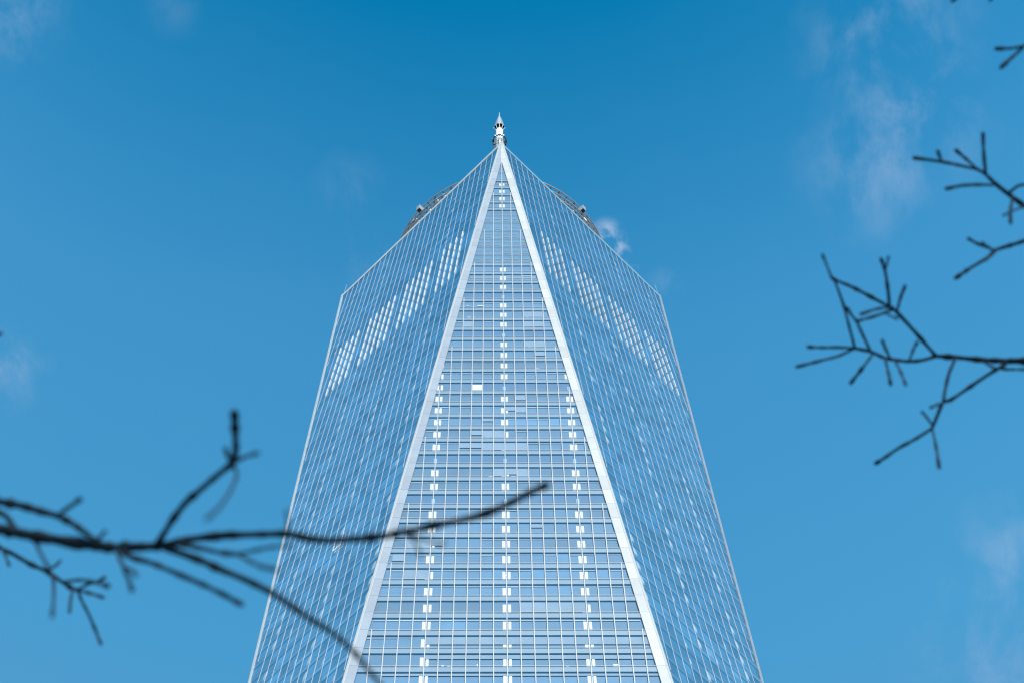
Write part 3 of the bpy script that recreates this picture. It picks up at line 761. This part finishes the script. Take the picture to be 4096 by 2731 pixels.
    ('R3', 'R0', 0, [(1.210, -151.931, 13.146, 0.0087), (1.157, -151.904, 13.129, 0.0085), (1.069, -151.858, 13.098, 0.0082), (0.977, -151.806, 13.065, 0.0079), (0.886, -151.757, 13.030, 0.0075), (0.844, -151.743, 13.023, 0.0074), (0.813, -151.691, 12.984, 0.0072), (0.778, -151.628, 12.938, 0.0069)]),
    ('R3a', 'R3', 1, [(0.778, -151.628, 12.938, 0.0067), (0.681, -151.589, 12.886, 0.0067), (0.580, -151.553, 12.839, 0.0068), (0.513, -151.523, 12.800, 0.0068), (0.448, -151.496, 12.764, 0.0069)]),
    ('R3b', 'R3', 1, [(0.778, -151.628, 12.938, 0.0058), (0.755, -151.631, 12.692, 0.0057), (0.721, -151.635, 12.415, 0.0056)]),
    ('R3c', 'R3', 0, [(0.965, -151.869, 13.355, 0.0071), (0.915, -151.821, 13.254, 0.0068), (0.874, -151.768, 13.133, 0.0065), (0.854, -151.733, 13.056, 0.0063)]),
    ('R3d', 'R3', 1, [(0.853, -151.729, 13.055, 0.0056), (0.748, -151.860, 12.727, 0.0051), (0.651, -151.982, 12.408, 0.0046)]),
    ('R3e', 'R3', 1, [(0.778, -151.646, 12.946, 0.0056), (0.678, -151.837, 12.600, 0.0050), (0.577, -152.021, 12.263, 0.0046)]),
    ('R3f', 'R0', 1, [(1.060, -151.955, 13.104, 0.0049), (1.100, -151.973, 12.967, 0.0050), (1.146, -152.019, 12.836, 0.0051), (1.194, -152.071, 12.708, 0.0052), (1.258, -152.141, 12.509, 0.0053)]),
    ('R4', '', 0, [(1.812, -152.802, 13.307, 0.0127), (1.506, -152.703, 13.249, 0.0103), (1.374, -152.660, 13.221, 0.0093), (1.249, -152.619, 13.192, 0.0084), (1.151, -152.593, 13.175, 0.0077), (1.085, -152.577, 13.160, 0.0072)]),
    ('R4a', 'R4', 1, [(1.085, -152.577, 13.160, 0.0069), (1.037, -152.553, 13.106, 0.0069), (0.929, -152.528, 13.011, 0.0068), (0.836, -152.501, 12.928, 0.0068)]),
    ('R4b', 'R4', 1, [(1.085, -152.577, 13.160, 0.0055), (0.972, -152.664, 12.996, 0.0054), (0.869, -152.756, 12.839, 0.0053)]),
    ('R4c', 'R4', 1, [(1.085, -152.578, 13.161, 0.0048), (0.997, -152.677, 12.928, 0.0047), (0.904, -152.795, 12.671, 0.0046)]),
    ('R4d', 'R4', 1, [(1.094, -152.572, 13.156, 0.0048), (0.985, -152.669, 12.805, 0.0043), (0.888, -152.760, 12.489, 0.0039)]),
    ('R5', '', 0, [(1.636, -152.657, 12.870, 0.0136), (1.389, -152.770, 12.949, 0.0115), (1.290, -152.818, 12.977, 0.0107), (1.188, -152.880, 13.014, 0.0097), (1.091, -152.946, 13.043, 0.0089), (1.024, -152.997, 13.068, 0.0082), (0.981, -153.036, 13.081, 0.0078), (0.942, -153.055, 13.094, 0.0074)]),
    ('R5a', 'R5', 1, [(0.942, -153.055, 13.094, 0.0065), (0.834, -153.084, 13.076, 0.0066), (0.728, -153.111, 13.055, 0.0066), (0.589, -153.139, 13.023, 0.0067)]),
    ('R5b', 'R5', 1, [(0.749, -153.101, 13.064, 0.0043), (0.719, -153.154, 12.998, 0.0054), (0.695, -153.202, 12.936, 0.0064)]),
    ('R5c', 'R5', 1, [(0.947, -153.053, 13.092, 0.0051), (0.857, -153.142, 13.000, 0.0056), (0.782, -153.215, 12.922, 0.0060)]),
    ('R5d', 'R5', 1, [(0.986, -153.032, 13.077, 0.0068), (0.939, -153.186, 12.957, 0.0065), (0.901, -153.327, 12.844, 0.0063)]),
    ('R5e', 'R5', 1, [(1.026, -152.981, 13.051, 0.0062), (0.921, -153.010, 12.967, 0.0063), (0.822, -153.031, 12.886, 0.0063), (0.721, -153.043, 12.795, 0.0063)]),
    ('R5f', 'R5', 1, [(1.108, -152.951, 13.022, 0.0062), (1.137, -153.014, 12.943, 0.0062), (1.187, -153.062, 12.825, 0.0061), (1.232, -153.132, 12.704, 0.0061)]),
    ('R5g', 'R5', 1, [(1.123, -152.923, 13.010, 0.0061), (1.043, -152.960, 12.697, 0.0056), (0.973, -152.998, 12.378, 0.0051)]),
    ('R5h', 'R5', 1, [(1.181, -152.885, 12.982, 0.0054), (1.012, -153.004, 12.546, 0.0044), (0.904, -153.083, 12.250, 0.0038)]),
    ('R6', '', 0, [(1.541, -154.020, 13.038, 0.0120), (1.295, -153.903, 12.986, 0.0092), (1.167, -153.811, 12.943, 0.0075), (1.091, -153.766, 12.922, 0.0066)]),
    ('R6a', 'R6', 1, [(1.091, -153.766, 12.922, 0.0061), (1.004, -153.771, 12.857, 0.0063), (0.919, -153.785, 12.797, 0.0065)]),
    ('R6b', 'R6', 1, [(1.083, -153.754, 12.921, 0.0061), (1.012, -153.736, 12.819, 0.0061), (0.929, -153.714, 12.692, 0.0062)]),
    ('R7', '', 1, [(1.226, -154.440, 12.705, 0.0103), (0.958, -154.233, 12.686, 0.0081), (0.773, -154.132, 12.679, 0.0068), (0.701, -154.090, 12.674, 0.0062), (0.653, -154.058, 12.670, 0.0059)]),
    ('R7a', 'R7', 1, [(0.966, -154.227, 12.724, 0.0064), (0.854, -154.121, 12.598, 0.0060), (0.816, -154.089, 12.558, 0.0058)]),
]
def smooth_path(pts):
    """Catmull-Rom through (x, y, z, r)"""
    P = [Vector(p) for p in pts]; P = [P[0] * 2 - P[1]] + P + [P[-1] * 2 - P[-2]]
    res = []
    for i in range(1, len(P) - 2):
        for j in range(4):
            t = j / 4; a, b, c, d = P[i - 1], P[i], P[i + 1], P[i + 2]
            res.append(.5 * (2 * b + (c - a) * t + (2 * a - 5 * b + 4 * c - d) * t * t + (3 * b - a - 3 * c + d) * t ** 3))
    res.append(P[-2])
    return res
def limb_mesh(pts, bud, rough=.16, thick=1.):
    path = smooth_path(pts)
    n = len(path); rad = []
    for i, p in enumerate(path):
        r = p[3] * (1 + rnd.uniform(-rough, rough)) * thick
        rad.append(max(r, .001))
    i = rnd.randint(3, 6)                     # nodes and bud scars
    while i < n - 2:
        rad[i] *= rnd.uniform(1.15, 1.45); i += rnd.randint(3, 6)
    if bud:
        rad[-1] *= 1.25; rad[-2] *= 1.45
        if n > 6: rad[-5] *= 1.15
    if bud:                                   # rounded tip
        t = (Vector(path[-1][:3]) - Vector(path[-2][:3])).normalized(); q = Vector(path[-1][:3])
        path.append((*(q + t * rad[-1] * .6), 0)); rad.append(rad[-1] * .5)
    mb = MB(); mb.tube([Vector(p[:3]) for p in path], rad, 8)
    return mb
def make_tree(label, base, trunk_pts, limbs, prefix, extra_dir):
    root = empty('bare_tree', base); tag(root, label, 'tree')
    inv = Vector(base)
    def put(mb, name, parent):
        # vertices are given in world space: store them relative to the tree base
        mb.v = [v - inv for v in mb.v]
        return mb.build(name, M['bark'], parent, smooth=True)
    put(limb_mesh(trunk_pts, False, .05), 'trunk', root)
    for pts in limbs: put(limb_mesh(pts, False, .05), 'limb', root)
    objs = {}
    for name, par, bud, pts in BR:
        if not name.startswith(prefix): continue
        top = objs.get(par)
        big = name[1:].isdigit()
        objs[name] = put(limb_mesh(pts, bud, .16, (1.4 if name.startswith('L9') else 1.75) if prefix == 'L' else 1.3), 'branch' if big else 'twig', root if (big or top is None) else top)
    # the rest of the crown, away from the picture
    tp = Vector(trunk_pts[-1][:3])
    for i in range(14):
        a = rnd.uniform(-1.2, 1.2); d = Vector((math.cos(a) * extra_dir, math.sin(a), rnd.uniform(.3, 1.1))).normalized()
        s = Vector(trunk_pts[rnd.randint(len(trunk_pts) // 2, len(trunk_pts) - 1)][:3]); ln = rnd.uniform(2, 4.5)
        pts = [(*s, .05)]
        for j in range(1, 5):
            s = s + d * ln / 4 + Vector([rnd.uniform(-.15, .15) for _ in range(3)]); pts.append((*s, .05 - .009 * j))
        o = put(limb_mesh(pts, True), 'branch', root)
        for j in range(1, 5):
            b0 = Vector(pts[j][:3]); dd = (d + Vector([rnd.uniform(-.8, .8) for _ in range(3)])).normalized()
            dd.x = abs(dd.x) * extra_dir
            put(limb_mesh([(*b0, .016), (*(b0 + dd * .5), .012), (*(b0 + dd * 1.0 + Vector((0, 0, .1))), .007)], True), 'twig', o)
    return root
B_ = {b[0]: b for b in BR}
def st(n): return B_[n][3][0]
def join(a, n, ra, mid=None):
    """limb from a trunk node to where a branch of the picture begins, meeting it in its own direction"""
    p0, p1 = Vector(B_[n][3][0][:3]), Vector(B_[n][3][1][:3]); r = B_[n][3][0][3]
    d = (p0 - p1); a = Vector(a); q = p0 + d.normalized() * (a - p0).length * .16
    return [(*a, ra), (*(a.lerp(q, .55)), (ra + r) / 2 + .003), (*q, r + .002), (*p0, r)]
ltr = [(-6.6, -152.6, 0, .19), (-6.55, -152.65, 2, .155), (-6.4, -152.6, 4.5, .13), (-6.35, -152.7, 6.6, .11), (-6.5, -152.6, 8.6, .085), (-6.6, -152.4, 10.6, .06), (-6.5, -152.2, 12.6, .03)]
make_tree('bare tree reaching in from the left, dark blurred branch crossing before the tower', (-6.6, -152.6, 0), ltr,
          [join(ltr[3][:3], 'L0', .045), join(ltr[3][:3], 'L7', .03), join(ltr[3][:3], 'L8', .03), join(ltr[4][:3], 'L9', .04), join(ltr[4][:3], 'L9m', .03)], 'L', -1)
rtr = [(5.2, -151.9, 0, .24), (5.15, -151.9, 2.5, .20), (5.1, -152, 5, .175), (5.0, -152.1, 7.5, .15), (4.9, -152.3, 10, .12), (5.0, -152.5, 12.2, .09), (5.1, -152.7, 14.5, .06), (5.2, -152.7, 16.5, .03)]
make_tree('bare tree reaching in from the right, thin forked twigs against the open blue sky', (5.2, -151.9, 0), rtr,
          [join(rtr[4][:3], 'R0', .06), join(rtr[5][:3], 'R4', .05), join(rtr[4][:3], 'R5', .05), join(rtr[5][:3], 'R6', .045), join(rtr[5][:3], 'R7', .04)], 'R', 1)
